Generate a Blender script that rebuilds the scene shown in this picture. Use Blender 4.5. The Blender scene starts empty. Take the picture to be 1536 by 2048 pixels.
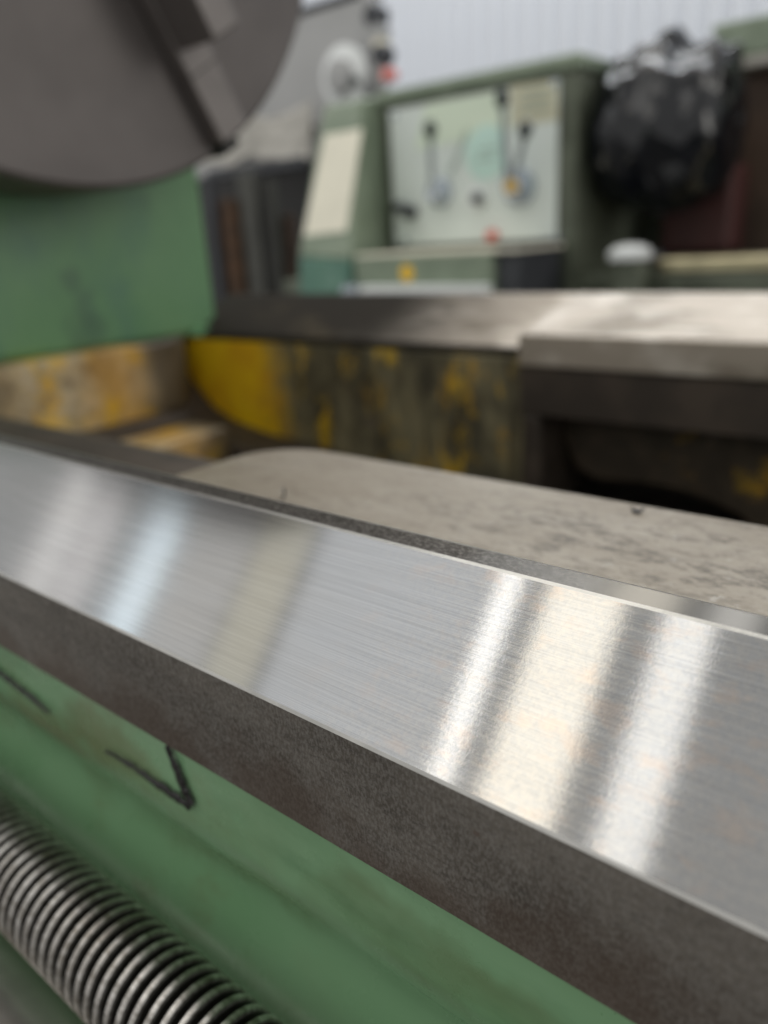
import bpy, bmesh, math, random
from mathutils import Vector, Matrix, noise
random.seed(4)
S = bpy.context.scene
COL = S.collection
R = math.radians

# ------------------------------------------------------------------ camera
CZ = 1.02                       # camera height above the shop floor (m)
A = 0.07                        # unit of the near lathe's cross-section (m)
F = 1540.0                      # focal length in photograph pixels
cX = Vector((-0.77275672, -0.17216449, 0.61090624))     # world -X seen from the camera (right, down, forward)
cY = Vector((0.63215193, -0.29496861, 0.71650363))      # world +Y
cD = Vector((0.05684169, 0.93986856, 0.33677309))       # world down
cam_data = bpy.data.cameras.new('camera')
cam = bpy.data.objects.new('camera', cam_data); COL.objects.link(cam)
rows = [(-cX[i], cY[i], -cD[i]) for i in range(3)]
m = Matrix.Identity(4)
for r_ in range(3):
    m[r_][0] = rows[0][r_]; m[r_][1] = -rows[1][r_]; m[r_][2] = -rows[2][r_]
m[2][3] = CZ
cam.matrix_world = m
cam_data.sensor_fit = 'VERTICAL'; cam_data.sensor_height = 36.0
cam_data.lens = F / 2048 * 36
cam_data.clip_start = 0.01; cam_data.clip_end = 100
cam_data.dof.use_dof = True
cam_data.dof.focus_distance = 0.158
cam_data.dof.aperture_fstop = 7.6
S.camera = cam
S.view_settings.view_transform = 'Standard'; S.view_settings.look = 'None'
S.view_settings.gamma = 1; S.view_settings.exposure = 0.10

# ------------------------------------------------------------------ light: shop daylight from roof lights, plus added fill lamps
w = bpy.data.worlds.new('World'); S.world = w; w.use_nodes = True
bg = w.node_tree.nodes['Background']
bg.inputs[0].default_value = (1.0, 0.995, 0.975, 1); bg.inputs[1].default_value = 0.64

def lamp(name, cx, cy, z, sx, sy, radiance, col, rot=(0, 0, 0)):
    l = bpy.data.lights.new(name, 'AREA'); l.shape = 'RECTANGLE'; l.size = sx; l.size_y = sy
    l.energy = radiance * math.pi * sx * sy; l.color = col
    o = bpy.data.objects.new(name, l); COL.objects.link(o)
    o.location = (cx, cy, z); o.rotation_euler = rot
    return o
RZ = 5.0 + CZ
WARM = (1.0, 0.93, 0.80); COOL = (0.78, 0.92, 1.0); NEUT = (1, 0.98, 0.94)
PITCH = R(12.9)                 # the roof lights lie in a shallow pitched roof
def roof(x, w, rad, col): lamp('roof_light_and_fill', x, 0.7, RZ + 0.07, w, 8.6, rad, col, (PITCH, 0, 0))
roof(-2.675, .19, 2.5, NEUT)
roof(-2.09, .56, 1.9, WARM)
roof(-1.38, .32, 1.65, NEUT)
roof(-6.67, .52, 1.75, COOL)
roof(-3.70, 1.72, .50, (.94, .97, 1))  # added dim lamp standing in for pale roof sheets
roof(-4.98, .60, .47, (1, .90, .58))  # added yellowish lamp, gives the yellow patch mirrored in the guideway
roof(-5.82, .94, .39, (1, .95, .88))  # added dim lamp for the brownish ceiling tone mirrored in the guideway
roof(-8.45, .55, 1.15, (1, .95, .90))
roof(-7.72, .40, 1.0, (1, .92, .89))
lamp('wall_fill', -1.8, 5.25, RZ + 0.2, 5.0, 0.5, 18.0, (0.95, 0.98, 1.0), (R(12), 0, 0))  # added lamp out of view that brightens the back wall
lamp('side_window', 3.5, 2.2, 2.6, 1.8, 1.6, 3.0, (1.0, 0.97, 0.9), (0, R(80), R(-5)))

# ------------------------------------------------------------------ helpers
def P(x, y, z):                 # near-lathe units: x, y, z DOWN from the camera
    return Vector((x * A, y * A, CZ - z * A))

def at(px, py, Y):              # where the sight line of a photograph pixel meets the upright plane y = Y
    v = Vector((px - 768, py - 1024, F))
    d = Vector((-v.dot(cX), v.dot(cY), -v.dot(cD)))
    d *= Y / d.y
    return Vector((d.x, d.y, d.z + CZ))

def empty(name, loc, label, cat, group=None):
    o = bpy.data.objects.new(name, None); COL.objects.link(o); o.location = loc
    o.empty_display_size = 0.05
    o['label'] = label; o['category'] = cat
    if group: o['group'] = group
    return o

def world_loc(o):
    v = Vector(o.location)
    while o.parent: o = o.parent; v += Vector(o.location)
    return v

def part(name, parent, verts, faces, mats, fmat=None, smooth=False, bevel=0, seg=2, loc=None):
    """one mesh object; verts in world metres; origin at its own place"""
    verts = [Vector(v) for v in verts]
    c = Vector(loc) if loc is not None else (world_loc(parent) if parent else sum(verts, Vector()) / len(verts))
    me = bpy.data.meshes.new(name)
    me.from_pydata([v - c for v in verts], [], faces)
    if not isinstance(mats, (list, tuple)): mats = [mats]
    for m_ in mats: me.materials.append(m_)
    if fmat:
        for i, f in enumerate(me.polygons): f.material_index = fmat[i]
    bm = bmesh.new(); bm.from_mesh(me); bmesh.ops.recalc_face_normals(bm, faces=bm.faces); bm.to_mesh(me); bm.free()
    if smooth:
        for f in me.polygons: f.use_smooth = True
    o = bpy.data.objects.new(name, me); COL.objects.link(o)
    if parent:
        o.parent = parent; o.location = c - world_loc(parent)
    else: o.location = c
    if bevel:
        b = o.modifiers.new('bevel', 'BEVEL'); b.width = bevel; b.segments = seg; b.limit_method = 'ANGLE'; b.angle_limit = R(25)
        b.harden_normals = False
    return o

def prism(name, parent, prof, x0, x1, mats, pm=None, bevel=0, nx=1, capm=0, seg=2, smooth=False):
    """profile [(y, z down)] in near-lathe units, run along X from x0 to x1"""
    n = len(prof); vs = []; fs = []; fm = []
    for k in range(nx + 1):
        x = x0 + (x1 - x0) * k / nx
        vs += [P(x, y, z) for y, z in prof]
    for k in range(nx):
        for i in range(n):
            j = (i + 1) % n
            fs.append([k * n + i, k * n + j, (k + 1) * n + j, (k + 1) * n + i]); fm.append(pm[i] if pm else 0)
    fs.append(list(range(n))); fm.append(capm)
    fs.append([nx * n + i for i in range(n)]); fm.append(capm)
    return part(name, parent, vs, fs, mats, fm, bevel=bevel, seg=seg, smooth=smooth)

def box8(name, parent, front, back, mat, bevel=0.004, fmat=None, seg=2):
    """front and back: four world corners each, same winding"""
    vs = list(front) + list(back)
    fs = [[0, 1, 2, 3], [4, 5, 6, 7], [0, 1, 5, 4], [1, 2, 6, 5], [2, 3, 7, 6], [3, 0, 4, 7]]
    return part(name, parent, vs, fs, mat, fmat, bevel=bevel, seg=seg)

def slab(name, parent, quad, thick, mat, bevel=0.002, nrm=(0, 1, 0)):
    n = Vector(nrm) * thick
    return box8(name, parent, quad, [Vector(q) + n for q in quad], mat, bevel)

def abox(name, parent, lo, hi, mat, bevel=0.003):
    (x0, y0, z0), (x1, y1, z1) = lo, hi
    return box8(name, parent, [Vector(v) for v in ((x0, y0, z0), (x1, y0, z0), (x1, y0, z1), (x0, y0, z1))],
                [Vector(v) for v in ((x0, y1, z0), (x1, y1, z0), (x1, y1, z1), (x0, y1, z1))], mat, bevel)

def cyl(name, parent, p0, p1, prof, mat, n=32, smooth=True, bevel=0, mats=None):
    """solid of revolution from p0 to p1; prof = [(t, radius)]"""
    p0, p1 = Vector(p0), Vector(p1); ax = p1 - p0; L = ax.length; u = ax.normalized()
    a = u.orthogonal().normalized(); b = u.cross(a)
    vs = []; fs = []
    for t, r in prof:
        for k in range(n):
            th = 2 * math.pi * k / n
            vs.append(p0 + ax * t + (a * math.cos(th) + b * math.sin(th)) * r)
    for i in range(len(prof) - 1):
        for k in range(n):
            fs.append([i * n + k, i * n + (k + 1) % n, (i + 1) * n + (k + 1) % n, (i + 1) * n + k])
    fs.append(list(range(n))); fs.append([(len(prof) - 1) * n + k for k in range(n)])
    o = part(name, parent, vs, fs, mat, smooth=False, bevel=bevel)
    if smooth: shade(o, 35)
    return o

def shade(o, ang=35):
    me = o.data
    for f in me.polygons: f.use_smooth = True
    bm = bmesh.new(); bm.from_mesh(me)
    for e in bm.edges:
        if len(e.link_faces) == 2 and e.calc_face_angle(0) > R(ang): e.smooth = False
    bm.to_mesh(me); bm.free()

# ------------------------------------------------------------------ materials
class N:
    def __init__(s, name):
        s.m = bpy.data.materials.new(name); s.m.use_nodes = True
        s.t = s.m.node_tree; s.b = s.t.nodes['Principled BSDF']
        s.tc = s.t.nodes.new('ShaderNodeTexCoord')
    def link(s, a, b): s.t.links.new(a, b)
    def vec(s, stretch=(1, 1, 1), off=(0, 0, 0), rot=(0, 0, 0)):
        n = s.t.nodes.new('ShaderNodeMapping'); n.inputs['Scale'].default_value = stretch
        n.inputs['Location'].default_value = off; n.inputs['Rotation'].default_value = rot
        s.link(s.tc.outputs['Object'], n.inputs['Vector']); return n.outputs[0]
    def noise(s, scale, stretch=(1, 1, 1), detail=5, rough=0.6, off=(0, 0, 0), rot=(0, 0, 0), dist=0):
        n = s.t.nodes.new('ShaderNodeTexNoise'); n.inputs['Scale'].default_value = scale
        n.inputs['Detail'].default_value = detail; n.inputs['Roughness'].default_value = rough
        n.inputs['Distortion'].default_value = dist
        s.link(s.vec(stretch, off, rot), n.inputs['Vector']); return n.outputs['Fac']
    def voro(s, scale, stretch=(1, 1, 1)):
        n = s.t.nodes.new('ShaderNodeTexVoronoi'); n.inputs['Scale'].default_value = scale
        s.link(s.vec(stretch), n.inputs['Vector']); return n.outputs['Distance']
    def rng(s, fac, lo, hi, a=0.0, b=1.0):
        n = s.t.nodes.new('ShaderNodeMapRange'); n.interpolation_type = 'SMOOTHSTEP'
        for k, v in zip(('From Min', 'From Max', 'To Min', 'To Max'), (lo, hi, a, b)): n.inputs[k].default_value = v
        s.link(fac, n.inputs['Value']); return n.outputs[0]
    def math(s, op, a, b=None):
        n = s.t.nodes.new('ShaderNodeMath'); n.operation = op
        for i, v in enumerate((a, b)):
            if v is None: continue
            if isinstance(v, (int, float)): n.inputs[i].default_value = v
            else: s.link(v, n.inputs[i])
        return n.outputs[0]
    def axis(s, i):
        n = s.t.nodes.new('ShaderNodeSeparateXYZ'); s.link(s.tc.outputs['Object'], n.inputs[0]); return n.outputs[i]
    def mix(s, fac, a, b):
        n = s.t.nodes.new('ShaderNodeMix'); n.data_type = 'RGBA'
        for idx, v in ((0, fac), (6, a), (7, b)):
            if isinstance(v, (int, float)): n.inputs[idx].default_value = v
            elif isinstance(v, tuple): n.inputs[idx].default_value = (*v[:3], 1)
            else: s.link(v, n.inputs[idx])
        return n.outputs[2]
    def fmix(s, fac, a, b):
        n = s.t.nodes.new('ShaderNodeMix')
        for idx, v in ((0, fac), (2, a), (3, b)):
            if isinstance(v, (int, float)): n.inputs[idx].default_value = v
            else: s.link(v, n.inputs[idx])
        return n.outputs[0]
    def bump(s, h, strength, dist=0.001, prev=None):
        n = s.t.nodes.new('ShaderNodeBump'); n.inputs['Strength'].default_value = strength
        n.inputs['Distance'].default_value = dist; s.link(h, n.inputs['Height'])
        if prev is not None: s.link(prev, n.inputs['Normal'])
        return n.outputs[0]
    def out(s, color=None, rough=None, metal=None, normal=None, **kw):
        for k, v in (('Base Color', color), ('Roughness', rough), ('Metallic', metal), ('Normal', normal)):
            if v is None: continue
            if isinstance(v, (int, float)): s.b.inputs[k].default_value = v
            elif isinstance(v, tuple): s.b.inputs[k].default_value = (*v[:3], 1)
            else: s.link(v, s.b.inputs[k])
        for k, v in kw.items(): s.b.inputs[k.replace('_', ' ')].default_value = v
        return s.m

def painted(name, base, dark, light, chip=None, rough=0.38, chipamt=0.72, sc=1.0):
    n = N(name)
    c = n.mix(n.rng(n.noise(6 * sc, (1, 1, 1.4), 4), 0.35, 0.7), dark, base)
    c = n.mix(n.rng(n.noise(14 * sc, (1, 1, .5), 6, off=(3, 1, 0)), 0.5, 0.75), c, light)
    h = n.noise(120 * sc, detail=3)
    if chip:
        k = n.rng(n.noise(30 * sc, detail=8, rough=.7, off=(0, 5, 0)), chipamt, chipamt + .03)
        c = n.mix(k, c, chip)
    return n.out(c, n.rng(n.noise(20 * sc, detail=6), .3, .7, rough - .1, rough + .15), 0, n.bump(h, .12, .002))

def plain(name, col, rough=.5, metal=0.0, var=.25, sc=8.0, bump=.1):
    n = N(name)
    c2 = tuple(x * (1 - var) for x in col)
    c = n.mix(n.rng(n.noise(sc, detail=6), .35, .65), col, c2)
    return n.out(c, rough, metal, n.bump(n.noise(sc * 12, detail=4), bump, .001))

def ground_steel():
    n = N('ground_steel')
    lines = n.noise(3600, (.006, 1, 1), 3, .65)          # fine grinding lines that run along the bed
    broad = n.noise(420, (.012, 1, 1), 3, .6, off=(5, 0, 0))
    fine = n.noise(5200, (1, .5, .5), 2, .6)
    cloud = n.noise(26, (.35, 1, 1), 5, .65)
    haze = n.noise(9, (.5, 1, 1), 4, .6, off=(4, 0, 0))
    x = n.math('ADD', n.axis(0), n.rng(haze, .2, .8, -.03, .03))
    scr = n.rng(x, XC(-1.9), XC(-.95))                   # hand-scraped mottle on the right-hand length
    m1 = n.noise(900, (.8, 1, 1), 4, .7, off=(1, 2, 3), rot=(0, 0, .5))
    m2 = n.noise(2100, (1, .5, .5), 3, .7, off=(4, 4, 1), rot=(0, 0, -.6))
    c = n.mix(n.rng(lines, .3, .7), (.30, .305, .31), (.39, .395, .40))
    c = n.mix(n.rng(cloud, .35, .75, 0, .30), c, (.32, .305, .28))
    c = n.mix(n.math('MULTIPLY', n.math('MULTIPLY', n.rng(m1, .35, .68), scr), .45), c, (.44, .42, .385))
    c = n.mix(n.math('MULTIPLY', n.math('MULTIPLY', n.rng(m2, .52, .66), scr), .35), c, (.28, .28, .285))
    tint = n.noise(190, (.6, 1, 1), 3, .6, off=(8, 2, 2))
    c = n.mix(n.math('MULTIPLY', n.math('MULTIPLY', n.rng(tint, .50, .7), scr), .35), c, (.47, .37, .30))
    sc1 = n.rng(n.noise(900, (.02, 1, 1), 6, .8, off=(7, 2, 1), rot=(0, 0, .03)), .69, .74)
    c = n.mix(n.math('MULTIPLY', sc1, .8), c, (.75, .75, .74))
    sc2 = n.rng(n.noise(260, (.05, 1, 1), 6, .85, off=(3, 9, 1), rot=(0, 0, .35)), .735, .76)
    c = n.mix(n.math('MULTIPLY', sc2, .45), c, (.16, .15, .14))
    spot = n.rng(n.noise(330, (.6, 1, 1), 5, .8, off=(1, 7, 3)), .715, .745)
    c = n.mix(n.math('MULTIPLY', spot, .75), c, (.07, .06, .05))
    r = n.rng(lines, .25, .75, .07, .11)
    r = n.math('ADD', r, n.rng(haze, .35, .7, -.01, .03))
    r = n.math('ADD', r, n.rng(x, XC(-3.2), XC(-1.8), .07, 0))
    b = n.bump(lines, .035, .00006)
    b = n.bump(broad, .02, .0002, b)
    b = n.bump(fine, .03, .00003, b)
    b = n.bump(n.math('MULTIPLY', m1, scr), .022, .0002, b)
    b = n.bump(n.math('MULTIPLY', m2, scr), .025, .00008, b)
    tv = n.t.nodes.new('ShaderNodeCombineXYZ'); tv.inputs[1].default_value = 1
    n.link(tv.outputs[0], n.b.inputs['Tangent'])
    return n.out(c, r, 1.0, b, Anisotropic=.88)

def crest_steel():
    n = N('crest_steel')
    x = n.axis(0)
    worn = n.math('ADD', x, n.rng(n.noise(30, detail=4), 0, 1, -.03, .03))
    k = n.rng(worn, XC(-1.5), XC(-.75))                  # the land is scraped dark on the left and rubbed bright towards the right
    pit = n.noise(1500, (.5, 1, 1), 5, .75)
    c0 = n.mix(n.rng(pit, .42, .66), (.055, .05, .043), (.20, .185, .17))
    scr = n.rng(n.noise(300, (.15, 1, 1), 6, .8, rot=(0, 0, .5)), .63, .7)
    c0 = n.mix(n.math('MULTIPLY', scr, .7), c0, (.6, .58, .52))
    c = n.mix(k, c0, (.19, .187, .18))
    r = n.fmix(k, .45, .12)
    tv = n.t.nodes.new('ShaderNodeCombineXYZ'); tv.inputs[1].default_value = 1
    n.link(tv.outputs[0], n.b.inputs['Tangent'])
    return n.out(c, r, n.fmix(k, .75, 1.0), n.bump(n.math('MULTIPLY', pit, n.rng(k, 0, 1, 1, .06)), .25, .0002), Anisotropic=.85)

def XC(x):  # near-lathe x unit -> object x of the lathe's parts
    return x * A - LROOT[0]
LROOT = (-0.30, 0.42, 0.0)

def cast_flank():
    n = N('machined_cast_iron')
    z = n.axis(2)                                        # height above the floor
    mott = n.noise(42, (.4, 1, 1), 7, .75)
    weave = n.noise(1700, (1, 1, .55), 3, .7)
    weave2 = n.noise(1100, (.3, 1, 1.2), 3, .7, off=(3, 0, 2))
    c = n.mix(n.rng(mott, .35, .68), (.095, .082, .069), (.215, .193, .167))
    c = n.mix(n.rng(weave, .38, .66, 0, .6), c, (.30, .285, .265))
    c = n.mix(n.rng(weave2, .5, .7, 0, .45), c, (.045, .04, .036))
    zz = n.math('ADD', z, n.rng(n.noise(40, detail=5, off=(5, 5, 5)), .2, .8, -.012, .012))
    rust = n.rng(zz, CZ - 1.56 * A, CZ - 1.79 * A)
    c = n.mix(n.math('MULTIPLY', rust, .6), c, (.085, .055, .038))
    spots = n.rng(n.noise(170, detail=6, rough=.75), .66, .72)
    c = n.mix(n.math('MULTIPLY', spots, .5), c, (.10, .045, .03))
    return n.out(c, n.rng(weave, .3, .7, .52, .40), .55, n.bump(weave, .25, .0002))

def beige_iron():
    n = N('stained_flat_way')
    a = n.noise(16, (.6, 1, 1), 7, .68)
    b = n.noise(200, (.45, 1, 1), 9, .82, off=(2, 2, 0), rot=(0, 0, .3))
    c = n.mix(n.rng(a, .35, .65), (.30, .25, .185), (.385, .335, .265))
    x = n.math('ADD', n.axis(0), n.rng(a, 0, 1, -.02, .02))
    amt = n.rng(x, XC(-2.8), XC(-1.4), .30, .88)
    big = n.noise(38, (.5, 1, 1), 4, .6, off=(6, 6, 0))
    st = n.math('MULTIPLY', n.math('MULTIPLY', n.rng(b, .47, .60), n.rng(big, .35, .6, .25, 1)), amt)
    c = n.mix(st, c, (.11, .092, .068))
    li = n.rng(n.noise(280, (.8, .6, 1), 7, .8, off=(9, 1, 0)), .56, .70)
    c = n.mix(n.math('MULTIPLY', li, .6), c, (.52, .485, .43))
    ln = n.rng(n.noise(240, (1, .12, 1), 7, .8, off=(1, 4, 0), rot=(0, 0, -.5)), .665, .70)
    c = n.mix(n.math('MULTIPLY', ln, n.rng(x, XC(-1.6), XC(-.4), 0, .85)), c, (.05, .04, .035))
    sp = n.rng(n.noise(500, detail=4, rough=.7), .62, .70)
    c = n.mix(n.math('MULTIPLY', sp, .6), c, (.07, .06, .05))
    return n.out(c, n.rng(b, .3, .7, .28, .46), .35, n.bump(b, .08, .0004))

def yellow_worn(name, bare, cover, box=None, streak=(1, 1, 1), cream=None, soft=.14, corner_shade=None, bscale=13):
    n = N(name)
    big = n.noise(bscale, streak, 9, .72)
    k = n.rng(big, cover, cover + soft)
    y = n.mix(n.rng(n.noise(22, detail=5), .35, .7), (.95, .60, .010), (.80, .42, .010))
    bb = n.mix(n.rng(n.noise(38, streak, 8, .75), .38, .62), bare, tuple(v * .55 for v in bare))
    if cream: bb = n.mix(n.rng(n.noise(17, streak, 7, .7, off=(3, 3, 0)), .40, .62), bb, cream)
    if box:                                              # sound paint left on one end of the wall
        x = n.math('ADD', n.axis(0), n.rng(n.noise(30, detail=7, rough=.7, off=(1, 1, 5)), 0, 1, -.03, .03))
        k2 = n.rng(x, box[0], box[1], 1, 0)
        kk = n.math('MAXIMUM', k2, n.math('MULTIPLY', k, .62))
    else: kk = n.math('MULTIPLY', k, .9)
    c = n.mix(kk, bb, y)
    drip = n.rng(n.noise(75, (1, 1, .10), 6, .75, off=(2, 0, 0)), .50, .64)
    c = n.mix(n.math('MULTIPLY', drip, n.math('SUBTRACT', .62, n.math('MULTIPLY', k2, .58))) if box else n.math('MULTIPLY', drip, .12), c, (.04, .032, .02))
    pits = n.rng(n.noise(28, detail=3, rough=.5, off=(9, 2, 0)), .68, .74)
    c = n.mix(n.math('MULTIPLY', pits, .6), c, (.10, .085, .075))
    if corner_shade:                                            # orange band, then shade painted into the rounded corner's colour (along Y)
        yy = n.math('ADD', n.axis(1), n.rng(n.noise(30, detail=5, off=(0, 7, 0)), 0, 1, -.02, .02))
        c = n.mix(n.math('MULTIPLY', n.math('MULTIPLY', n.rng(yy, corner_shade[0], corner_shade[1]), n.rng(yy, corner_shade[1], corner_shade[2], 1, 0)), .6), c, (.60, .30, .02))
        c = n.mix(n.math('MULTIPLY', n.rng(yy, corner_shade[1], corner_shade[2]), .9), c, (.06, .045, .03))
    return n.out(c, .5, 0, n.bump(n.noise(90, detail=6), .4, .002))

def threaded():
    n = N('leadscrew_steel')
    g = n.noise(500, (.4, 1, 1), 5, .7)
    c = n.mix(n.rng(g, .35, .65), (.30, .28, .25), (.60, .58, .55))
    oil = n.rng(n.noise(35, (1.5, 1, 1), 5, .6), .52, .7)
    c = n.mix(n.math('MULTIPLY', oil, .45), c, (.15, .12, .09))
    # darker and less metallic towards the thread root: distance from the screw's axis
    sx = n.t.nodes.new('ShaderNodeVectorMath'); sx.operation = 'MULTIPLY'; sx.inputs[1].default_value = (0, 1, 1)
    n.link(n.tc.outputs['Object'], sx.inputs[0])
    ln = n.t.nodes.new('ShaderNodeVectorMath'); ln.operation = 'LENGTH'; n.link(sx.outputs[0], ln.inputs[0])
    root = n.rng(ln.outputs['Value'], LS_R * .90, LS_R * .985, 1, 0)
    c = n.mix(root, c, (.012, .011, .009))
    return n.out(c, n.rng(g, .3, .7, .30, .42), n.fmix(root, 1.0, .2), n.bump(g, .2, .0002))
LS_R = .0155

GREEN = (.165, .335, .165); GREEN_D = (.085, .20, .10); GREEN_L = (.23, .40, .225)
M = {}
M['steel'] = ground_steel(); M['crest'] = crest_steel(); M['flank'] = cast_flank(); M['beige'] = beige_iron()
M['dark_iron'] = plain('oily_cast_iron', (.05, .042, .034), .45, .2, .5, 20, .4)
M['brown_iron'] = plain('brown_cast_iron', (.07, .052, .038), .6, .0, .45, 22, .4)
M['edge'] = plain('bright_edge', (.58, .57, .54), .32, 1, .22, 60, .1)
M['way_bright'] = plain('worn_guideway', (.50, .455, .40), .55, .9, .30, 26, .2)
M['way_dull'] = plain('dull_guideway', (.13, .118, .102), .40, .75, .30, 18, .2)
M['thread'] = threaded()
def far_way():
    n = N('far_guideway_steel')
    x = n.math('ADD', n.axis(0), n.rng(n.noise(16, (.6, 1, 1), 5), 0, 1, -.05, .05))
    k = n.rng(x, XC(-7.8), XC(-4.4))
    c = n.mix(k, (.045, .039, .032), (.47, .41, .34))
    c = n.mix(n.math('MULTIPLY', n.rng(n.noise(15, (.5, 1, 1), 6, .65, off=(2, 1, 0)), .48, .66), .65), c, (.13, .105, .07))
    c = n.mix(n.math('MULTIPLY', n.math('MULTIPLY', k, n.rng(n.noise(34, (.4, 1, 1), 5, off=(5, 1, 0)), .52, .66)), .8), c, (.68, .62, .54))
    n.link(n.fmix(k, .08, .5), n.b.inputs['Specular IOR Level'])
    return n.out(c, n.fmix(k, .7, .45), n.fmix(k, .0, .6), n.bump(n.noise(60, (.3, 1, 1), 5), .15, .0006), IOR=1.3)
M['way_far'] = far_way()
M['shaft'] = plain('bright_shaft', (.62, .59, .55), .26, .75, .2, 30, .1)
M['chuck'] = plain('chuck_iron', (.150, .134, .128), .50, .35, .18, 9, .10)
M['jaw'] = plain('jaw_steel', (.22, .20, .19), .42, .5, .15, 20, .1)
M['black'] = plain('plain_black', (.012, .011, .010), .5, 0, .3, 20, .2)

def green_bed():
    n = N('green_bed_paint')
    c = n.mix(n.rng(n.noise(8, (.5, 1, 1), 4), .35, .68), GREEN, GREEN_L)
    c = n.mix(n.rng(n.noise(18, (.4, 1, 1), 6, .65, off=(2, 2, 2)), .50, .72, 0, .7), c, (.07, .175, .085))
    z = n.axis(2)
    zz = n.math('ADD', z, n.rng(n.noise(9, detail=5, off=(4, 4, 0)), .2, .8, -.03, .03))
    x = n.axis(0)
    # olive stain along the cove, its shade painted in too, and rusty patches on the left
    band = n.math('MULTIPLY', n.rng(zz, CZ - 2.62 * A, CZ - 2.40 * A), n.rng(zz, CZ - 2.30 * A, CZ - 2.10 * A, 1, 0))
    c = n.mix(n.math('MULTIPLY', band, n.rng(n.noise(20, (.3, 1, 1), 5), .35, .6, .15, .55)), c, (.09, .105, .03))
    ol = n.math('MULTIPLY', n.rng(n.noise(22, (.6, 1, .8), 6, .65, off=(0, 3, 8)), .46, .62), n.rng(x, XC(-1.4), XC(-3.0)))
    c = n.mix(n.math('MULTIPLY', ol, .5), c, (.15, .12, .045))
    sp = n.rng(n.noise(75, detail=5, rough=.6, off=(8, 1, 1)), .70, .74)
    c = n.mix(n.math('MULTIPLY', sp, .7), c, (.03, .045, .02))
    return n.out(c, n.rng(n.noise(30, detail=5), .3, .7, .20, .38), 0, n.bump(n.noise(28, detail=4), .12, .003))
M['green_bed'] = green_bed()
def green_head():
    n = N('green_headstock_paint')
    c = n.mix(n.rng(n.noise(5, detail=4), .35, .65), (.14, .30, .145), (.18, .345, .175))
    c = n.mix(n.rng(n.noise(9, (1, 1, .6), 5, off=(3, 3, 3)), .5, .72, 0, .7), c, (.10, .22, .17))
    sm = n.rng(n.noise(13, (1, 1, .8), 4, .5, off=(6, 2, 3)), .60, .72)
    c = n.mix(n.math('MULTIPLY', sm, .5), c, (.06, .10, .09))
    return n.out(c, .34, 0, n.bump(n.noise(40, detail=3), .1, .002))
M['green_head'] = green_head()
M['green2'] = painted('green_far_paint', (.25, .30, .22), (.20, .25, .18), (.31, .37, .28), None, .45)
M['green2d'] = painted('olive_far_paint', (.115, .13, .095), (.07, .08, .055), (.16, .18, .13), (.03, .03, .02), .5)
M['teal'] = painted('teal_paint', (.13, .27, .20), (.10, .22, .17), (.18, .32, .25), None, .4)
M['panel'] = plain('pale_panel', (.74, .80, .76), .4, 0, .06, 5, .05)
M['mint'] = plain('mint_print', (.60, .82, .74), .4, 0, .06, 8, .05)
M['lime'] = plain('pale_green_print', (.74, .84, .68), .4, 0, .05, 8, .05)
M['cream'] = plain('cream_plate', (.84, .80, .66), .45, 0, .06, 12, .05)
M['tan'] = plain('tan_plate', (.62, .60, .44), .45, 0, .08, 20, .05)
M['ink'] = plain('faded_print', (.42, .50, .45), .5, 0, .1, 40, .05)
M['knob'] = plain('black_plastic', (.018, .03, .03), .3, 0, .2, 20, .05)
M['lever'] = plain('lever_chrome', (.55, .60, .66), .25, .85, .15, 20, .05)
M['brass'] = plain('brass', (.72, .48, .14), .35, .6, .2, 20, .05)
M['red'] = plain('red_plastic', (.75, .16, .12), .4, 0, .1, 20, .05)
M['sticker'] = plain('yellow_sticker', (.92, .56, .02), .45, 0, .05, 20, .05)
M['white'] = plain('white_enamel', (.80, .82, .82), .4, 0, .08, 9, .05)
M['slate'] = plain('slate_paint', (.045, .048, .056), .5, 0, .2, 9, .1)
M['wall'] = plain('white_sheet_metal', (.74, .77, .83), .45, 0, .03, 1.2, .02)
M['floor'] = plain('concrete', (.16, .155, .145), .7, 0, .4, 3, .3)
M['grey'] = plain('grey_machine_paint', (.42, .42, .42), .5, 0, .10, 4, .08)
M['sheet'] = plain('dusty_sheet', (.46, .44, .40), .6, 0, .2, 14, .2)
M['rust'] = plain('rusty_steel', (.10, .05, .022), .6, .2, .5, 20, .4)
M['post'] = plain('grey_post', (.085, .085, .075), .45, .4, .3, 8, .1)
M['maroon'] = plain('maroon_paint', (.085, .03, .028), .5, 0, .3, 8, .1)
M['umber'] = plain('brown_oily_steel', (.085, .055, .038), .5, .2, .4, 8, .2)
M['bag'] = plain('black_plastic_film', (.006, .007, .010), .09, 0, .3, 20, .0)
M['bag'].node_tree.nodes['Principled BSDF'].inputs['IOR'].default_value = 1.5
M['brasslike'] = plain('yellowed_way', (.62, .55, .36), .3, .8, .25, 10, .1)

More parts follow.
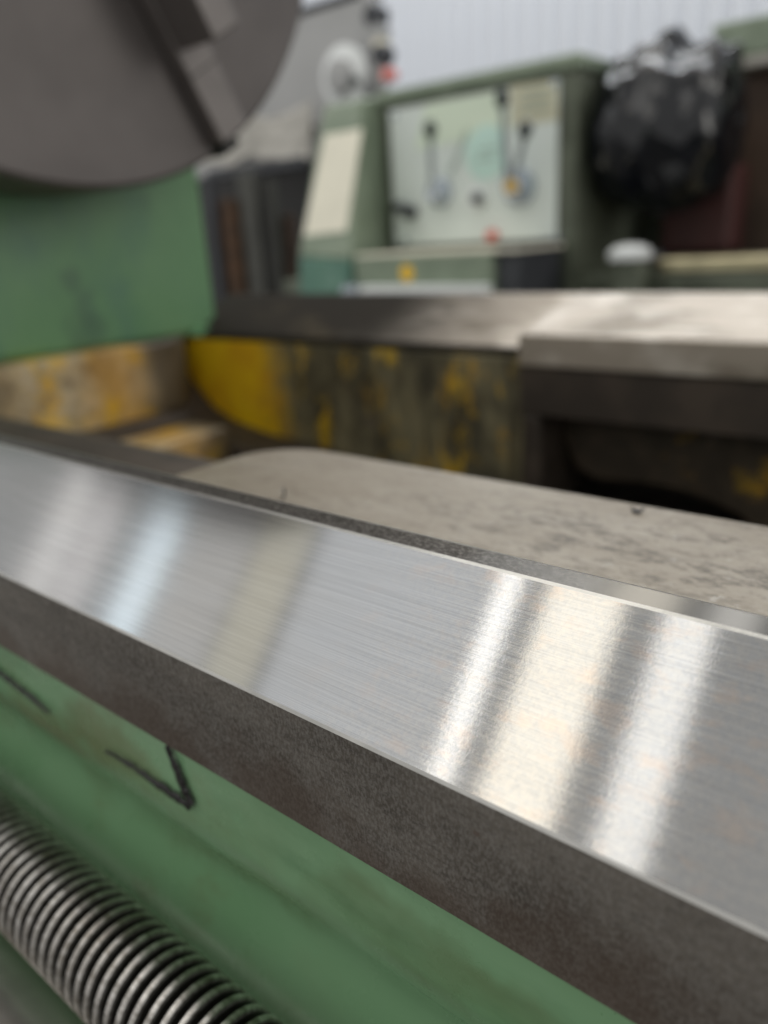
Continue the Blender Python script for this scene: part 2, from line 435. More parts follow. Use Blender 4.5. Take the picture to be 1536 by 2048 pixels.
# ------------------------------------------------------------------ the setting
fl = part('floor', None, [(-14, -4, 0), (6, -4, 0), (6, 12, 0), (-14, 12, 0)], [[0, 1, 2, 3]], M['floor'])
fl['kind'] = 'structure'
WY = 6.0
wall = empty('corrugated_wall', (-3, WY, 0), 'white corrugated metal shop wall behind the machines at the top right', 'wall')
part('wall_sheet', wall, [(-14, WY, 0), (6, WY, 0), (6, WY, 6), (-14, WY, 6), (-14, WY + .05, 0), (6, WY + .05, 0), (6, WY + .05, 6), (-14, WY + .05, 6)],
     [[0, 1, 2, 3], [4, 5, 6, 7], [0, 1, 5, 4], [1, 2, 6, 5], [2, 3, 7, 6], [3, 0, 4, 7]], M['wall'])
ribmesh = None
x = -7.4; k = 0
while x < 1.0:
    if ribmesh is None:
        vs = []
        for z in (.02, 5.98):
            vs += [Vector((x - .05, WY + .001, z)), Vector((x - .028, WY - .035, z)), Vector((x + .028, WY - .035, z)), Vector((x + .05, WY + .001, z))]
        o = part('rib', wall, vs, [[0, 1, 5, 4], [1, 2, 6, 5], [2, 3, 7, 6], [0, 3, 7, 4], [0, 1, 2, 3], [4, 5, 6, 7]], M['wall'], loc=(x, WY, 0))
        ribmesh = o
    else:
        o = ribmesh.copy(); COL.objects.link(o); o.parent = wall; o.location = (x - wall.location.x, 0, 0)
    x += .155

# ------------------------------------------------------------------ near lathe
lathe = empty('lathe', LROOT, 'large green gap-bed lathe in the foreground with a wide polished steel guideway and yellow-painted gap', 'lathe')
e = .006
XR, XL = 14.0, -11.2
# front V guideway: flank, polished slope, land, back slope
fw = prism('front_guideway', lathe,
      [(1.322, 1.782), (1.322, 1.345 + .005), (1.322 + .006, 1.345 - .0045), (1.897 - .006, 1.0 + .0036), (1.897 + .005, 1.0 - .0020),
       (1.962, .9775), (1.975, .981), (2.40, 1.36), (2.40, 1.9), (1.46, 1.9), (1.44, 1.80)],
      XL, XR, [M['flank'], M['steel'], M['crest'], M['edge'], M['dark_iron']],
      [0, 3, 1, 3, 2, 3, 4, 4, 4, 4, 0], capm=0)
# inner flat way with a rounded front end
pts = []
y0, y1, xe, rr = 2.40, 3.36, -3.75, .42
for k in range(9):
    th = math.pi / 2 * k / 8
    pts.append((xe + rr - rr * math.sin(th) * 1.0, y1 - rr + rr * math.cos(th)))
pts = [(XR, y1)] + pts + [(xe, y0 + .1), (xe + .1, y0), (XR, y0)]
vs = [P(x, y, 1.25) for x, y in pts] + [P(x, y, 1.9) for x, y in pts]
n_ = len(pts)
fs = [list(range(n_)), [n_ + i for i in range(n_)]] + [[i, (i + 1) % n_, n_ + (i + 1) % n_, n_ + i] for i in range(n_)]
part('flat_way', lathe, vs, fs, [M['beige'], M['brown_iron']], [0, 1] + [1] * n_, bevel=.0010, seg=2)
# shoulder of the casting inside the gap
prism('gap_shoulder', lathe, [(2.41, 1.52), (3.5, 1.56), (3.8, 1.66), (3.95, 1.95), (3.95, 2.6), (2.41, 2.6)], XL, -3.62, M['brown_iron'], bevel=.004)
# green side of the bed
gp = [(1.41, 1.80), (1.41, 2.20), (1.42, 2.28), (1.445, 2.36), (1.48, 2.43), (1.52, 2.50), (1.55, 2.57), (1.55, 2.64), (1.53, 2.71), (1.49, 2.79), (1.44, 2.88), (1.40, 2.99), (1.385, 3.1), (1.38, 3.4), (1.38, 5.6), (1.30, 5.9), (1.30, 7.5), (2.3, 7.5), (2.3, 1.91), (1.43, 1.905)]
gs = prism('bed_side', lathe, gp, XL, XR, M['green_bed'])
shade(gs, 40)
# chipped filler seam in the green paint: thin dark grooves with raised lips
def groove(pts3, wds):
    vs = []; fs = []
    for i, (p, w_) in enumerate(zip(pts3, wds)):
        d = (pts3[min(i + 1, len(pts3) - 1)] - pts3[max(i - 1, 0)]).normalized()
        up = Vector((0, 1, 0)).cross(d).normalized() * w_
        vs += [p + up, p - up, p + up * .5 + Vector((0, -.0007, 0)), p - up * .5 + Vector((0, -.0007, 0))]
    for i in range(len(pts3) - 1):
        b0 = i * 4; b1 = b0 + 4
        fs += [[b0, b0 + 2, b1 + 2, b1], [b0 + 2, b0 + 3, b1 + 3, b1 + 2], [b0 + 3, b0 + 1, b1 + 1, b1 + 3], [b0 + 1, b0, b1, b1 + 1]]
    fs += [[0, 2, 3, 1], [len(vs) - 4, len(vs) - 3, len(vs) - 1, len(vs) - 2]]
    return part('paint_chip', lathe, vs, fs, M['black'])
def chain(pix, wds, jit=.0004):
    P3 = []; W3 = []
    for i in range(len(pix) - 1):
        for k in range(8):
            t = k / 8
            px = pix[i][0] * (1 - t) + pix[i + 1][0] * t; py = pix[i][1] * (1 - t) + pix[i + 1][1] * t
            p = at(px, py, 1.395 * A); p.z += random.uniform(-jit, jit); P3.append(p)
            W3.append((wds[i] * (1 - t) + wds[i + 1] * t) * random.uniform(.45, 1.35))
    return groove(P3, W3)
chain([(-120, 1265), (0, 1347), (45, 1382), (108, 1432)], [.0008, .0012, .0013, .0006])
chain([(212, 1500), (270, 1535), (345, 1590), (386, 1616)], [.0004, .0010, .0014, .0018])
chain([(334, 1490), (350, 1530), (365, 1570), (386, 1616)], [.0018, .0016, .0024, .0016])

# leadscrew: trapezoidal thread
lc = P(0, 1.06, 2.83)
pitch = .0049
ls_x0, ls_x1 = -11.0 * A, 3.0 * A
nseg = 36; vs = []; fs = []
prof = [(0.0, 1.0), (.26, 1.0), (.33, .985), (.42, .84), (.50, .80), (.78, .80), (.86, .84), (.95, .985)]
turns = int((ls_x1 - ls_x0) / pitch); npf = len(prof)
cols = turns * npf
for c_ in range(cols + 1):
    t, r = prof[c_ % npf]
    xx = ls_x0 + (c_ // npf + t) * pitch
    for k in range(nseg):
        th = 2 * math.pi * k / nseg
        vs.append(Vector((xx + pitch * k / nseg, lc.y + LS_R * r * math.cos(th), lc.z + LS_R * r * math.sin(th))))
for c_ in range(cols):
    for k in range(nseg):
        if k < nseg - 1:
            fs.append([c_ * nseg + k, c_ * nseg + k + 1, (c_ + 1) * nseg + k + 1, (c_ + 1) * nseg + k])
        elif c_ + 1 + npf <= cols:
            # the helix joins one turn further on
            fs.append([c_ * nseg + k, (c_ + npf) * nseg - 0 if False else (c_ + npf) * nseg, (c_ + npf + 1) * nseg, (c_ + 1) * nseg + k])
o = part('leadscrew', lathe, vs, fs, M['thread'], loc=lc)
shade(o, 28)
# feed shaft below the leadscrew
fy, fz, fr = .60, 3.72, .52 * A
fc = P(0, fy, fz)
o = cyl('feed_shaft', lathe, (XL * A, fc.y, fc.z), (ls_x1, fc.y, fc.z), [(0, fr), (1, fr)], M['shaft'], 48)

# headstock: front face just behind the chuck
HX = -11.2
hv = [P(HX, 8.95, 1.46), P(HX, 8.95, -2.0), P(HX, 8.6, -8.5), P(HX, 2.4, -8.5), P(HX, 1.9, -1.5), P(HX, 1.9, 1.38)]
hb = [v + Vector((-.75, 0, 0)) for v in hv]
part('headstock', lathe, hv + hb, [[0, 1, 2, 3, 4, 5], [6, 7, 8, 9, 10, 11]] + [[i, (i + 1) % 6, 6 + (i + 1) % 6, 6 + i] for i in range(6)], M['green_head'], bevel=.012, seg=4)
part('headstock_foot', lathe, [P(HX + .02, 8.93, 1.46), P(HX + .02, 8.93, 1.33), P(HX + .02, 8.4, 1.26), P(HX + .02, 8.2, 1.42), P(HX + .75, 9.25, 1.50), P(HX + .75, 9.25, 1.40), P(HX + .75, 9.0, 1.36), P(HX + .75, 8.75, 1.50)],
     [[0, 1, 2, 3], [4, 5, 6, 7], [0, 1, 5, 4], [1, 2, 6, 5], [2, 3, 7, 6], [3, 0, 4, 7]], M['green_bed'], bevel=.003)

# chuck
CXs = -9.5
cc = P(CXs, 5.93, -5.2); CR = 4.43 * A
back = P(HX - .1, 5.93, -5.2)
ch = cyl('chuck', lathe, cc, P(CXs - 1.35, 5.93, -5.2), [(0, CR - .004), (.03, CR), (.97, CR), (1, CR - .004)], M['chuck'], 128)
shade(ch, 20)
# backplate
bp = cyl('spindle_nose', lathe, P(CXs - 1.36, 5.93, -5.2), back, [(0, CR * .93), (.5, CR * .93), (.51, CR * .5), (1, CR * .5)], M['chuck'], 96)
cut_vs = []; cut_fs = []
def local(u, v, x, ang):        # u along the slot, v across it
    cu = Vector((0, math.cos(ang), math.sin(ang))); cv = Vector((0, -math.sin(ang), math.cos(ang)))
    return cc + cu * u + cv * v + Vector((x, 0, 0))
def cbox(u0, u1, v0, v1, x0, x1, ang):
    return [local(u0, v0, x0, ang), local(u1, v0, x0, ang), local(u1, v1, x0, ang), local(u0, v1, x0, ang),
            local(u0, v0, x1, ang), local(u1, v0, x1, ang), local(u1, v1, x1, ang), local(u0, v1, x1, ang)]
BF = [[0, 1, 2, 3], [4, 5, 6, 7], [0, 1, 5, 4], [1, 2, 6, 5], [2, 3, 7, 6], [3, 0, 4, 7]]
D_ = 9.5 * A
HW = .0315 * D_
for q in range(4):
    b0 = len(cut_vs)
    cut_vs += cbox(.10 * D_, .50 * D_, -HW, HW, -.045, .02, R(-60 + 90 * q))
    cut_fs += [[b0 + i for i in f] for f in BF]
cutter = part('cutter', None, cut_vs, cut_fs, M['black'], loc=(0, 0, 0))
md = ch.modifiers.new('slots', 'BOOLEAN'); md.object = cutter; md.solver = 'EXACT'; md.operation = 'DIFFERENCE'
bpy.context.view_layer.update()
dg = bpy.context.evaluated_depsgraph_get()
nm = bpy.data.meshes.new_from_object(ch.evaluated_get(dg)); ch.modifiers.clear(); ch.data = nm
bpy.data.objects.remove(cutter)
ch.data.name = 'chuck'
for q in range(4):
    ang = R(-60 + 90 * q)
    W0, W1 = -HW * .92, HW * .92
    j = part('jaw', ch, cbox(.11 * D_, .452 * D_, W0, W1, -.04, .020, ang), BF, M['jaw'], bevel=.0015)
    part('jaw_step', j, cbox(.115 * D_, .325 * D_, W0 + .002, W1 - .001, .0201, .072, ang), BF, M['jaw'], bevel=.002)
    part('joint', j, cbox(.357 * D_, .3595 * D_, W0 - .0002, W1 + .0002, .0185, .0203, ang), BF, M['dark_iron'])
    part('screw', ch, cbox(.462 * D_, .474 * D_, W0 * .7, W1 * .7, -.03, .004, ang), BF, M['black'], bevel=.001)

# gap: end wall under the headstock, with a rounded corner into the pocket at the back
M['yellow_end'] = yellow_worn('worn_yellow_end_wall', (.40, .30, .16), .50, None, cream=(.60, .50, .33), corner_shade=(5.6 * A - LROOT[1], 6.6 * A - LROOT[1], 7.4 * A - LROOT[1]))
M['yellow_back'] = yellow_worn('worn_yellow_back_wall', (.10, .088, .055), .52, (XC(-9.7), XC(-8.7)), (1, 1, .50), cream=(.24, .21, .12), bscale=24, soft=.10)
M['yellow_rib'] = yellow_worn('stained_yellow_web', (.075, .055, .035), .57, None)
ye = [(-.0, 2.45), (-.0, 6.9)] + [(-.9 * (1 - math.cos(R(a_))), 6.9 + 1.44 * math.sin(R(a_))) for a_ in range(15, 91, 15)]
top = []; bot = []
for dx, y in ye:
    top.append(P(-10.75 + dx, y, 1.385 if y < 7 else 1.385)); bot.append(P(-10.75 + dx, y, 2.55 - .05 * dx))
n_ = len(ye)
vs = top + bot + [P(-13.2, 8.34, 1.385), P(-13.2, 2.45, 1.385), P(-13.2, 8.34, 2.6), P(-13.2, 2.45, 2.55)]
tf = list(range(n_)) + [2 * n_, 2 * n_ + 1]; bf = [n_ + i for i in range(n_)] + [2 * n_ + 2, 2 * n_ + 3]
fs = [[i, i + 1, n_ + i + 1, n_ + i] for i in range(n_ - 1)] + [tf, bf, [n_ - 1, 2 * n_, 2 * n_ + 2, 2 * n_ - 1], [2 * n_, 2 * n_ + 1, 2 * n_ + 3, 2 * n_ + 2], [2 * n_ + 1, 0, n_, 2 * n_ + 3]]
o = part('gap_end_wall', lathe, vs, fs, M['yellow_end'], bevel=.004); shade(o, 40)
# curved fillet at the bottom of the pocket
cur = [(-11.5, 1.7), (-11.5, 2.04), (-11.23, 2.33), (-10.87, 2.62), (-10.37, 2.82), (-10.0, 2.88), (-9.3, 2.98), (-8.4, 3.02), (-7.6, 3.15), (-7.0, 3.41)]
pf = cur + [(-12.3, 3.41), (-12.3, 1.7)]
n_ = len(pf)
vs = [P(x_, 7.42, z_) for x_, z_ in pf] + [P(x_, 8.355, z_) for x_, z_ in pf]
o = part('pocket_fillet', lathe, vs, [list(range(n_)), [n_ + i for i in range(n_)]] + [[i, (i + 1) % n_, n_ + (i + 1) % n_, n_ + i] for i in range(n_)], M['brown_iron'], bevel=.004); shade(o, 40)
# ledges at the foot of the end wall
prism_l = lambda nm, x0, x1, y0, y1, z0, z1, mt, bv=.003: box8(nm, lathe, [P(x0, y0, z0), P(x1, y0, z0), P(x1, y1, z0), P(x0, y1, z0)], [P(x0, y0, z1), P(x1, y0, z1), P(x1, y1, z1), P(x0, y1, z1)], mt, bv)
prism_l('gap_ledge', -10.74, -10.2, 3.96, 7.3, 2.50, 3.4, M['brown_iron'])
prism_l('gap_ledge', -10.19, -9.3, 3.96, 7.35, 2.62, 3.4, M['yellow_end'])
prism_l('gap_floor', XL, XR, 2.5, 9.58, 3.42, 3.7, M['dark_iron'])

# back of the bed: low V in the gap section, full way beyond the step
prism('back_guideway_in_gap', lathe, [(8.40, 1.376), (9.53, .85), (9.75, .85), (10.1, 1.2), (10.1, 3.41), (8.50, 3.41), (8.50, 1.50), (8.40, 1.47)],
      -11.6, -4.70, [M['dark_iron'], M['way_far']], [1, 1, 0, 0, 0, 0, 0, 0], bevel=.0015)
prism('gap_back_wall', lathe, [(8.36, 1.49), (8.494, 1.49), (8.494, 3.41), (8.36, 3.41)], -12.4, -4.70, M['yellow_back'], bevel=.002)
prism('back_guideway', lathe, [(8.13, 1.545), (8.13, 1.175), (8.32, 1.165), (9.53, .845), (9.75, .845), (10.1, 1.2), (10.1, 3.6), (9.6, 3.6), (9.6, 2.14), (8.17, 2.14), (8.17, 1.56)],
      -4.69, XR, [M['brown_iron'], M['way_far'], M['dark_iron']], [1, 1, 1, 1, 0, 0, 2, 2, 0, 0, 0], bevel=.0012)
prism_l('bed_web', -4.68, -4.42, 8.18, 9.59, 2.142, 3.41, M['brown_iron'], .004)
# web with a curved cut-out inside the bed's cavity
arc_ = [(-4.41, 2.55), (-4.2, 2.95), (-3.9, 3.05), (-3.35, 3.0), (-2.9, 3.02), (-2.5, 3.10), (-2.2, 3.22), (-1.95, 3.41), (3.0, 3.41)]
pf = arc_ + [(3.0, 2.143), (-4.41, 2.143)]
n_ = len(pf)
vs = [P(x_, 8.75, z_) for x_, z_ in pf] + [P(x_, 8.95, z_) for x_, z_ in pf]
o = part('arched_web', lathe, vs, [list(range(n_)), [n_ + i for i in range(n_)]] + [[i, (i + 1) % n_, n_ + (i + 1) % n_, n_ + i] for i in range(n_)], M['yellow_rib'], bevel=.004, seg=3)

# chips lying on the flat way
def chip(name, p, label, pts_, r):
    vs = []; fs = []; n_ = 6
    pts_ = [Vector(p) + Vector(q) for q in pts_]
    for i, q in enumerate(pts_):
        d = (pts_[min(i + 1, len(pts_) - 1)] - pts_[max(i - 1, 0)]).normalized(); a_ = d.orthogonal().normalized(); b_ = d.cross(a_)
        rr_ = r * (1 - .6 * abs(i / (len(pts_) - 1) - .45))
        for k in range(n_):
            th = 2 * math.pi * k / n_; vs.append(q + (a_ * math.cos(th) + b_ * math.sin(th) * .6) * rr_)
    for i in range(len(pts_) - 1):
        for k in range(n_): fs.append([i * n_ + k, i * n_ + (k + 1) % n_, (i + 1) * n_ + (k + 1) % n_, (i + 1) * n_ + k])
    fs += [list(range(n_)), [(len(pts_) - 1) * n_ + k for k in range(n_)]]
    o = part(name, None, vs, fs, M['slate'], smooth=True, loc=p); o['label'] = label; o['category'] = 'metal chip'
    return o
def on_flat(px, py, z=1.25):
    v = Vector((px - 768, py - 1024, F)); d = Vector((-v.dot(cX), v.dot(cY), -v.dot(cD))); d *= -z * A / d.z
    return Vector((d.x, d.y, d.z + CZ))
cp = on_flat(1275, 1027)
chip('metal_chip', cp, 'small dark curled metal chip lying alone on the stained flat way at the right', [(-.0022, .0008, .0016), (-.0016, 0, .0006), (-.0008, .0005, .0009), (0, -.0003, .0006), (.0009, 0, .0008), (.0016, .0004, .0014), (.0014, .0007, .0020)], .00075)
cp = on_flat(566, 1000)
chip('metal_chip', cp, 'thin dark curved sliver standing at the near edge of the flat way on the left', [(-.0006, -.001, .0003), (.0002, 0, .0008), (.0008, .0002, .0020), (.0008, .0003, .0038), (.0006, .0003, .0048)], .00045)

# ------------------------------------------------------------------ far lathe
YB = 2.30
far = empty('lathe', (at(950, 480, YB).x, YB + .25, 0), 'blurred pale green lathe standing behind, with lever panel and cream plate', 'lathe')
def quad(pxs, Y):
    ys = Y if isinstance(Y, (list, tuple)) else [Y] * 4
    return [at(px, py, y) for (px, py), y in zip(pxs, ys)]
# headstock body behind the lever panel
tl, tr, br, bl = quad([(768, 192), (1134, 132), (1140, 640), (800, 640)], YB)
b_ = Vector((0, .50, 0))
x0, x1 = tl.x - .02, tr.x + .035
zt0, zt1 = tl.z, tr.z
body_z = (tl.z + tr.z) / 2
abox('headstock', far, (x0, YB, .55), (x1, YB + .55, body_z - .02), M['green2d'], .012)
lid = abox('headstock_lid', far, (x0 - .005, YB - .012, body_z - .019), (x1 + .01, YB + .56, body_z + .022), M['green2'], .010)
# lever panel: a pale plate with printed fields
pq = quad([(778, 222), (1118, 156), (1128, 488), (800, 492)], YB - .006)
px0, px1 = pq[0].x, pq[1].x; pz0, pz1 = pq[3].z, (pq[0].z + pq[1].z) / 2
pan = abox('control_panel', far, (px0, YB - .008, pz0), (px1, YB + .0, pz1), M['panel'], .003)
def plate(name, parent, pix, mat, Y=YB - .0095, t=.003, bevel=.0005):
    q = quad(pix, Y); return slab(name, parent, q, t, mat, bevel)
def disc(name, parent, px, py, r, Y, t, mat, n=28):
    c = at(px, py, Y); return cyl(name, parent, c, c + Vector((0, t, 0)), [(0, r * .94), (.2, r), (1, r)], mat, n)
plate('printed_field', pan, [(850, 210), (1010, 180), (1020, 262), (830, 300)], M['lime'])
plate('printed_field', pan, [(1020, 172), (1112, 160), (1116, 240), (1022, 252)], M['tan'])
disc('printed_dial', pan, 972, 305, .080, YB - .0115, .003, M['mint'])
for i in range(3):
    plate('print_line', pan, [(1040, 185 + i * 18), (1100, 176 + i * 18), (1100, 180 + i * 18), (1040, 189 + i * 18)], M['ink'], YB - .0125, .002)
for (xa, ya, xb, yb) in ((930, 260, 905, 330), (905, 330, 895, 345), (955, 300, 1000, 292), (950, 318, 990, 312)):
    plate('print_line', pan, [(xa, ya), (xb, yb), (xb + 5, yb), (xa + 5, ya)] if abs(xa - xb) < 40 else [(xa, ya), (xb, yb), (xb, yb + 4), (xa, ya + 4)], M['ink'], YB - .014, .0015)
def lever(hx, hy, kx, ky, r=.040):
    h = at(hx, hy, YB - .008)
    hub = cyl('lever_hub', far, h, h + Vector((0, -.055, 0)), [(0, r * 1.15), (.25, r * 1.1), (.3, r * .8), (.9, r * .72), (1, r * .6)], M['lever'], 24)
    k = at(kx, ky, YB - .12); s_ = h + Vector((0, -.045, 0))
    cyl('lever_arm', hub, s_, k, [(0, .012), (1, .008)], M['lever'], 12)
    d = (k - s_).normalized()
    cyl('lever_knob', hub, k - d * .022, k + d * .030, [(0, .010), (.15, .017), (.6, .021), (.9, .015), (1, .008)], M['knob'], 16)
    return hub
lever(882, 385, 861, 262)
lever(1040, 375, 1050, 262, .048)
lever(1030, 368, 1004, 200, .030)
disc('dial_bezel', far, 950, 397, .034, YB - .020, .012, M['white'])
disc('dial_knob', far, 950, 397, .017, YB - .040, .020, M['knob'])
disc('brass_cap', far, 1019, 373, .021, YB - .085, .020, M['brass'])
disc('stop_button', far, 979, 471, .016, YB - .034, .025, M['red'])
disc('small_knob', far, 812, 424, .022, YB - .05, .04, M['slate'])
disc('small_knob', far, 790, 415, .016, YB - .05, .04, M['slate'])

for (px, py) in ((788, 232), (1108, 166), (1116, 478), (810, 482)):
    disc('panel_screw', pan, px, py, .009, YB - .013, .006, M['lever'], 12)
# side gear cover with a leaning front and a cream plate
yt, ybm = 2.22, 2.02
f4 = quad([(648, 212), (722, 200), (702, 640), (598, 640)], [yt, yt, ybm, ybm])
b4 = quad([(690, 214), (778, 184), (800, 640), (690, 640)], [YB + .2, YB - .001, YB - .001, YB + .2])
f4 = [f4[0], f4[1], at(700, 520, ybm), at(597, 512, ybm)]
bb4 = [Vector((f4[0].x, YB + .25, f4[0].z)), Vector((x0 - .001, YB + .25, f4[1].z)), Vector((x0 - .001, YB + .25, f4[2].z)), Vector((f4[3].x, YB + .25, f4[3].z))]
# side faces run back to the headstock, where the cover is a little wider
mid4 = [Vector((f4[0].x + .01, YB + .02, at(768, 186, YB).z)), Vector((x0 - .002, YB + .02, at(768, 186, YB).z)), Vector((x0 - .002, YB + .02, f4[2].z)), Vector((f4[3].x + .01, YB + .02, f4[3].z))]
cover = box8('gear_cover', far, f4, mid4, M['green2'], .008)
lowq = [at(597, 513, ybm), at(700, 521, ybm), at(702, 700, ybm), at(600, 700, ybm)]
box8('cover_foot', far, lowq, [v + Vector((0, .22, 0)) for v in lowq], M['teal'], .008)
def onface(px, py, off=.004):   # on the leaning front of the cover
    a0, a1, a2 = f4[0], f4[1], f4[2]
    nn = (a1 - a0).cross(a2 - a0).normalized()
    if nn.y > 0: nn = -nn
    v = Vector((px - 768, py - 1024, F)); d = Vector((-v.dot(cX), v.dot(cY), -v.dot(cD)))
    o_ = Vector((0, 0, CZ)); s_ = (a0 + nn * off - o_).dot(nn) / d.dot(nn)
    return o_ + d * s_, nn
q4 = [onface(*p_)[0] for p_ in ((649, 270), (724, 257), (692, 462), (606, 472))]
slab('instruction_plate', cover, q4, .003, M['cream'], .0008, -onface(649, 270)[1])
# apron shelf, tray edge and sticker
sh_y = 2.0
zt = at(845, 512, sh_y).z
xl, xr_ = at(708, 520, sh_y).x, at(984, 505, sh_y).x
shelf = abox('front_shelf', far, (xl, sh_y, .45), (xr_, YB - .001, zt), M['green2'], .006)
abox('shelf_top', far, (xl + .004, sh_y + .004, zt + .0015), (xr_ + .08, YB - .010, zt + .012), M['cream'], .003)
abox('drip_edge', far, (at(722, 575, 1.97).x, 1.955, .40), (at(976, 575, 1.97).x, 1.998, at(850, 571, 1.97).z), M['white'], .006)
sk = at(813, 546, sh_y - .004)
cyl('warning_sticker', shelf, sk + Vector((0, .003, 0)), sk, [(0, .027), (1, .027)], M['sticker'], 6, smooth=False)
abox('switch_box', far, (xr_ + .004, sh_y + .02, .40), (at(1066, 520, 2.1).x, YB - .02, at(1020, 486, 2.05).z), M['slate'], .008)
for (px, Y_) in ((690, 1.99), (706, 1.99)):
    disc('clamp_screw', far, px, 580, .017, Y_ - .02, .03, M['lever'])
# spindle, flange, chuck
cyc = at(1330, 250, 2.58)
ax0 = Vector((x1 + .001, cyc.y, cyc.z - .005))
cyl('spindle_flange', far, ax0, ax0 + Vector((.055, 0, 0)), [(0, .13), (.3, .16), (1, .16)], M['lever'], 40)
cyl('chuck', far, ax0 + Vector((.056, 0, 0)), ax0 + Vector((.29, 0, 0)), [(0, .19), (1, .19)], M['slate'], 40)
# bed of the far lathe to the right
bx0 = x1 - .02
gz = at(1420, 522, 2.36).z
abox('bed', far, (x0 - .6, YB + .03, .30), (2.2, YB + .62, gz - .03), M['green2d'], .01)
bedw = abox('guideway', far, (at(1322, 522, 2.36).x, 2.335, gz - .029), (2.2, 2.50, gz + .012), M['brasslike'], .008)
abox('guideway', far, (x1 + .01, 2.62, gz - .029), (2.2, 2.84, gz + .004), M['way_dull'], .008)
# carriage standing on the far lathe's bed, cut by the frame
cx0 = at(1452, 80, 2.95).x
abox('carriage', far, (at(1395, 300, 2.8).x, 2.86, gz - .03), (1.6, 3.25, at(1500, 145, 2.9).z), M['umber'], .01)
abox('carriage_cover', far, (cx0, 2.80, at(1500, 118, 2.86).z), (1.6, 3.3, at(1500, 42, 2.86).z), M['green2'], .012)
abox('carriage_rim', far, (at(1484, 130, 2.84).x, 2.78, at(1500, 140, 2.84).z), (1.6, 3.28, at(1500, 119, 2.84).z), M['sheet'], .006)
abox('apron', far, (at(1318, 460, 2.7).x, 2.70, gz + .006), (at(1462, 460, 2.7).x, 2.85, at(1400, 330, 2.7).z), M['maroon'], .02)

abox('splash_guard', far, (x1 - .3, 2.88, gz + .004), (at(1395, 300, 2.8).x - .002, 2.92, at(1300, 300, 2.9).z), M['green2d'], .005)
# canister on the far bed
c0 = at(1256, 590, 2.25)
can = empty('canister', (c0.x, c0.y, c0.z), 'small dark green canister with rounded pale top below the wrapped chuck', 'canister')
ct = at(1256, 519, 2.25)
cyl('body', can, Vector((c0.x, c0.y, c0.z)), Vector((c0.x, c0.y, ct.z)), [(0, .052), (.95, .052), (1, .046)], M['green2d'], 24)
cyl('lid', can, Vector((c0.x, c0.y, ct.z + .0005)), Vector((c0.x, c0.y, ct.z + .042)), [(0, .060), (.5, .062), (.85, .045), (1, .02)], M['white'], 24)

# black plastic bag over the far chuck
bc = at(1332, 266, 2.50)
def bag_mesh():
    nu, nv = 150, 96; vs = []; fs = []
    rx, ry, rz = .20, .20, .222
    def sh(u, v):
        th = math.pi * v; ph = 2 * math.pi * u
        # axis along X
        cxn = -math.cos(th); s = math.sin(th)
        s2 = abs(s) ** .55
        d = Vector((math.copysign(abs(cxn) ** .8, cxn), s2 * math.cos(ph), s2 * math.sin(ph)))
        return d, cxn
    for j_ in range(nv + 1):
        for i in range(nu):
            d, cxn = sh(i / nu, j_ / nv)
            p = Vector((d.x * rx, d.y * ry, d.z * rz))
            q = p * 1.0
            ph = 2 * math.pi * i / nu
            up = max(0, d.z)
            fold = 1 - abs(noise.noise(Vector((q.x * 13 + .8 * math.sin(ph), q.y * 4, q.z * 4)))) * 2
            crum = 1 - abs(noise.noise(q * 8 + Vector((3, 1, 7)))) * 2
            cr2 = 1 - abs(noise.noise(q * 17 + Vector((9, 1, 2)))) * 2
            off = (fold - .5) * (.009 + .004 * up) + (crum - .5) * (.008 + .045 * up ** 2) + (cr2 - .5) * (.002 + .012 * up ** 2)
            # gathered twist of film at the top, loose ears at both ends
            for (ux, uz, hh, wd) in ((.02, 1, .035, .16), (-.62, .80, .05, .12), (.85, .85, .085, .11)):
                dd = ((d.x - ux) ** 2 + (max(d.z, 0) - uz) ** 2 + (d.y * .8) ** 2)
                off += hh * math.exp(-dd / wd ** 2)
            vs.append(bc + p + d.normalized() * off)
    for j_ in range(nv):
        for i in range(nu):
            fs.append([j_ * nu + i, j_ * nu + (i + 1) % nu, (j_ + 1) * nu + (i + 1) % nu, (j_ + 1) * nu + i])
    return vs, fs
vs, fs = bag_mesh()
bag = part('plastic_bag', None, vs, fs, M['bag'], smooth=True, loc=bc)
bag['label'] = 'crumpled shiny black plastic bag wrapped over the far lathe chuck'; bag['category'] = 'plastic bag'

# ------------------------------------------------------------------ grey machine between the chuck and the far lathe
gm = empty('machine', (at(560, 300, 3.0).x, 3.04, 0), 'tall light grey machine cabinet with a white handwheel left of the far lathe', 'machine')
gx0, gx1 = at(330, 150, 3.0).x, at(742, 60, 3.0).x
abox('cabinet', gm, (gx0, 3.0, at(600, 330, 3.0).z), (gx1, 3.09, at(660, 12, 3.0).z), M['grey'], .015)
abox('cabinet_top', gm, (gx0, 2.99, at(660, 12, 3.0).z + .001), (gx1 + .005, 3.10, at(660, -4, 3.0).z), M['slate'], .01)
abox('dark_backing', gm, (gx0, 3.02, 0), (gx1, 3.09, at(600, 330, 3.0).z - .001), M['black'], .01)  # black panel stands in for the shade of the open recess
hc = at(690, 155, 2.93)
hw = cyl('handwheel', gm, hc + Vector((0, .02, 0)), hc - Vector((0, .02, 0)), [(0, .11), (.2, .13), (.8, .13), (1, .11)], M['white'], 32)
cyl('wheel_hub', hw, hc - Vector((0, .021, 0)), hc - Vector((0, .06, 0)), [(0, .072), (.8, .070), (1, .04)], M['grey'], 24)
cyl('handle', hw, at(706, 160, 2.88), at(712, 163, 2.82), [(0, .015), (1, .018)], M['knob'], 12)
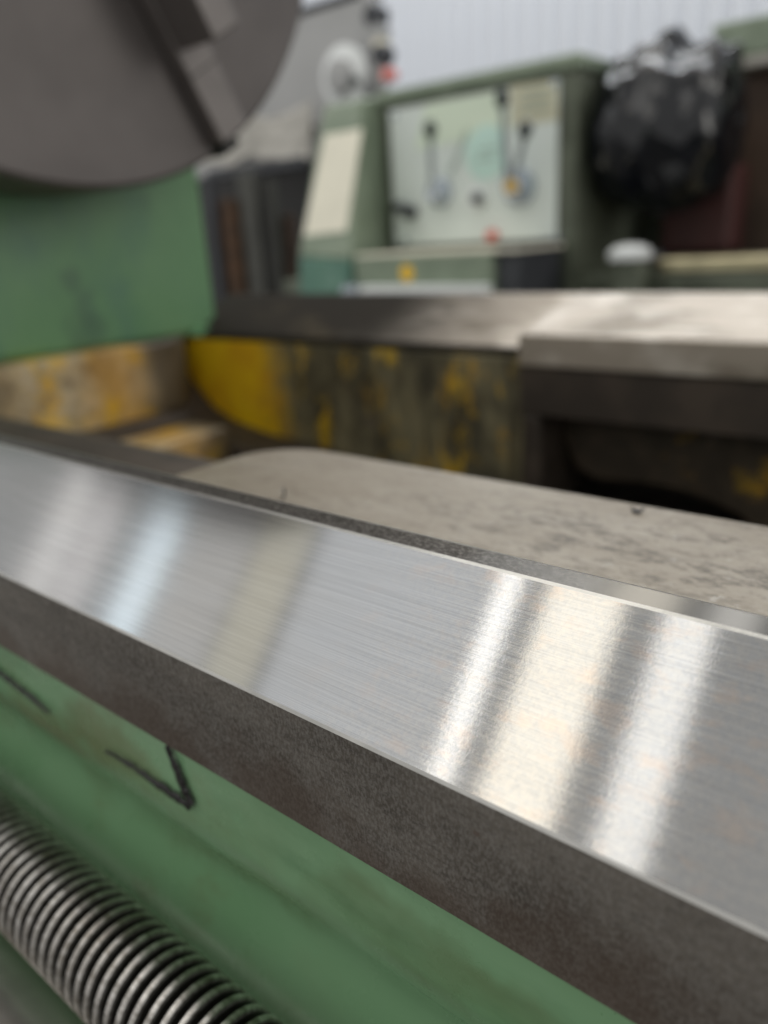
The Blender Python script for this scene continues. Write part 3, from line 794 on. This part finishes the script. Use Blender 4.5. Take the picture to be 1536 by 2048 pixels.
for (px, py, r_, mt) in ((742, 30, .045, 'slate'), (748, 62, .035, 'grey'), (756, 108, .04, 'slate'), (752, 84, .022, 'cream')):
    disc('fitting', gm, px, py, r_, 2.93, .07, M[mt], 14)
disc('red_button', gm, 770, 148, .024, 2.90, .06, M['red'], 14)
disc('rust_spot_cap', gm, 617, 257, .020, 2.97, .03, M['rust'], 14)
cyl('arm', gm, at(735, -10, 2.97), at(765, 180, 2.97), [(0, .035), (1, .03)], M['grey'], 14)

# dusty sheet hanging over its edge
def sheet_mesh():
    vs = []; fs = []; nx, nz = 40, 14
    for j_ in range(nz + 1):
        for i in range(nx + 1):
            t = i / nx; s_ = j_ / nz
            px = 395 + 225 * t
            top_ = 262 - 22 * math.exp(-((t - .42) / .16) ** 2) - 60 * t ** 2.2
            bot_ = 324 + 8 * math.sin(t * 9) + 5 * math.sin(t * 23 + 1)
            p = at(px, top_ + (bot_ - top_) * s_, 2.86 - .05 * s_ + .012 * math.sin(t * 11 + s_ * 2) + .01 * noise.noise(Vector((t * 9, s_ * 5, 1))))
            vs.append(p)
    h = len(vs)
    vs += [v + Vector((0, .012, 0)) for v in vs]
    w_ = nx + 1
    for j_ in range(nz):
        for i in range(nx):
            a_ = j_ * w_ + i
            fs += [[a_, a_ + 1, a_ + w_ + 1, a_ + w_], [h + a_, h + a_ + 1, h + a_ + w_ + 1, h + a_ + w_]]
    for i in range(nx):
        fs += [[i, i + 1, h + i + 1, h + i], [nz * w_ + i, nz * w_ + i + 1, h + nz * w_ + i + 1, h + nz * w_ + i]]
    for j_ in range(nz):
        fs += [[j_ * w_, (j_ + 1) * w_, h + (j_ + 1) * w_, h + j_ * w_], [j_ * w_ + nx, (j_ + 1) * w_ + nx, h + (j_ + 1) * w_ + nx, h + j_ * w_ + nx]]
    return vs, fs
vs, fs = sheet_mesh()
sh = part('cloth', None, vs, fs, M['sheet'], smooth=True, loc=vs[0])
sh['label'] = 'dusty cream cloth hanging along the lower edge of the grey machine'; sh['category'] = 'cloth'
# machine frame members in the dark opening
fr_ = empty('steel_frame', (at(500, 480, 2.5).x, 2.55, 0), 'dark steel frame with grey post and rusty bar behind the near headstock', 'frame')
def post(name, pxa, pxb, pyt, Y, mt, d=.04):
    a_, b2 = at(pxa, 480, Y), at(pxb, 480, Y)
    abox(name, fr_, (a_.x, Y, .05), (b2.x, Y + d, at(pxa, pyt, Y).z), M[mt], .004)
post('post', 486, 520, 345, 2.5, 'post'); post('post', 541, 556, 360, 2.55, 'post'); post('post', 418, 432, 350, 2.45, 'slate')
post('rusty_bar', 446, 476, 400, 2.48, 'rust'); post('rusty_bar', 566, 584, 430, 2.6, 'umber')
abox('cross_beam', fr_, (at(410, 335, 2.6).x, 2.6, at(500, 350, 2.6).z), (at(598, 335, 2.6).x, 2.66, at(500, 328, 2.6).z), M['slate'], .005)
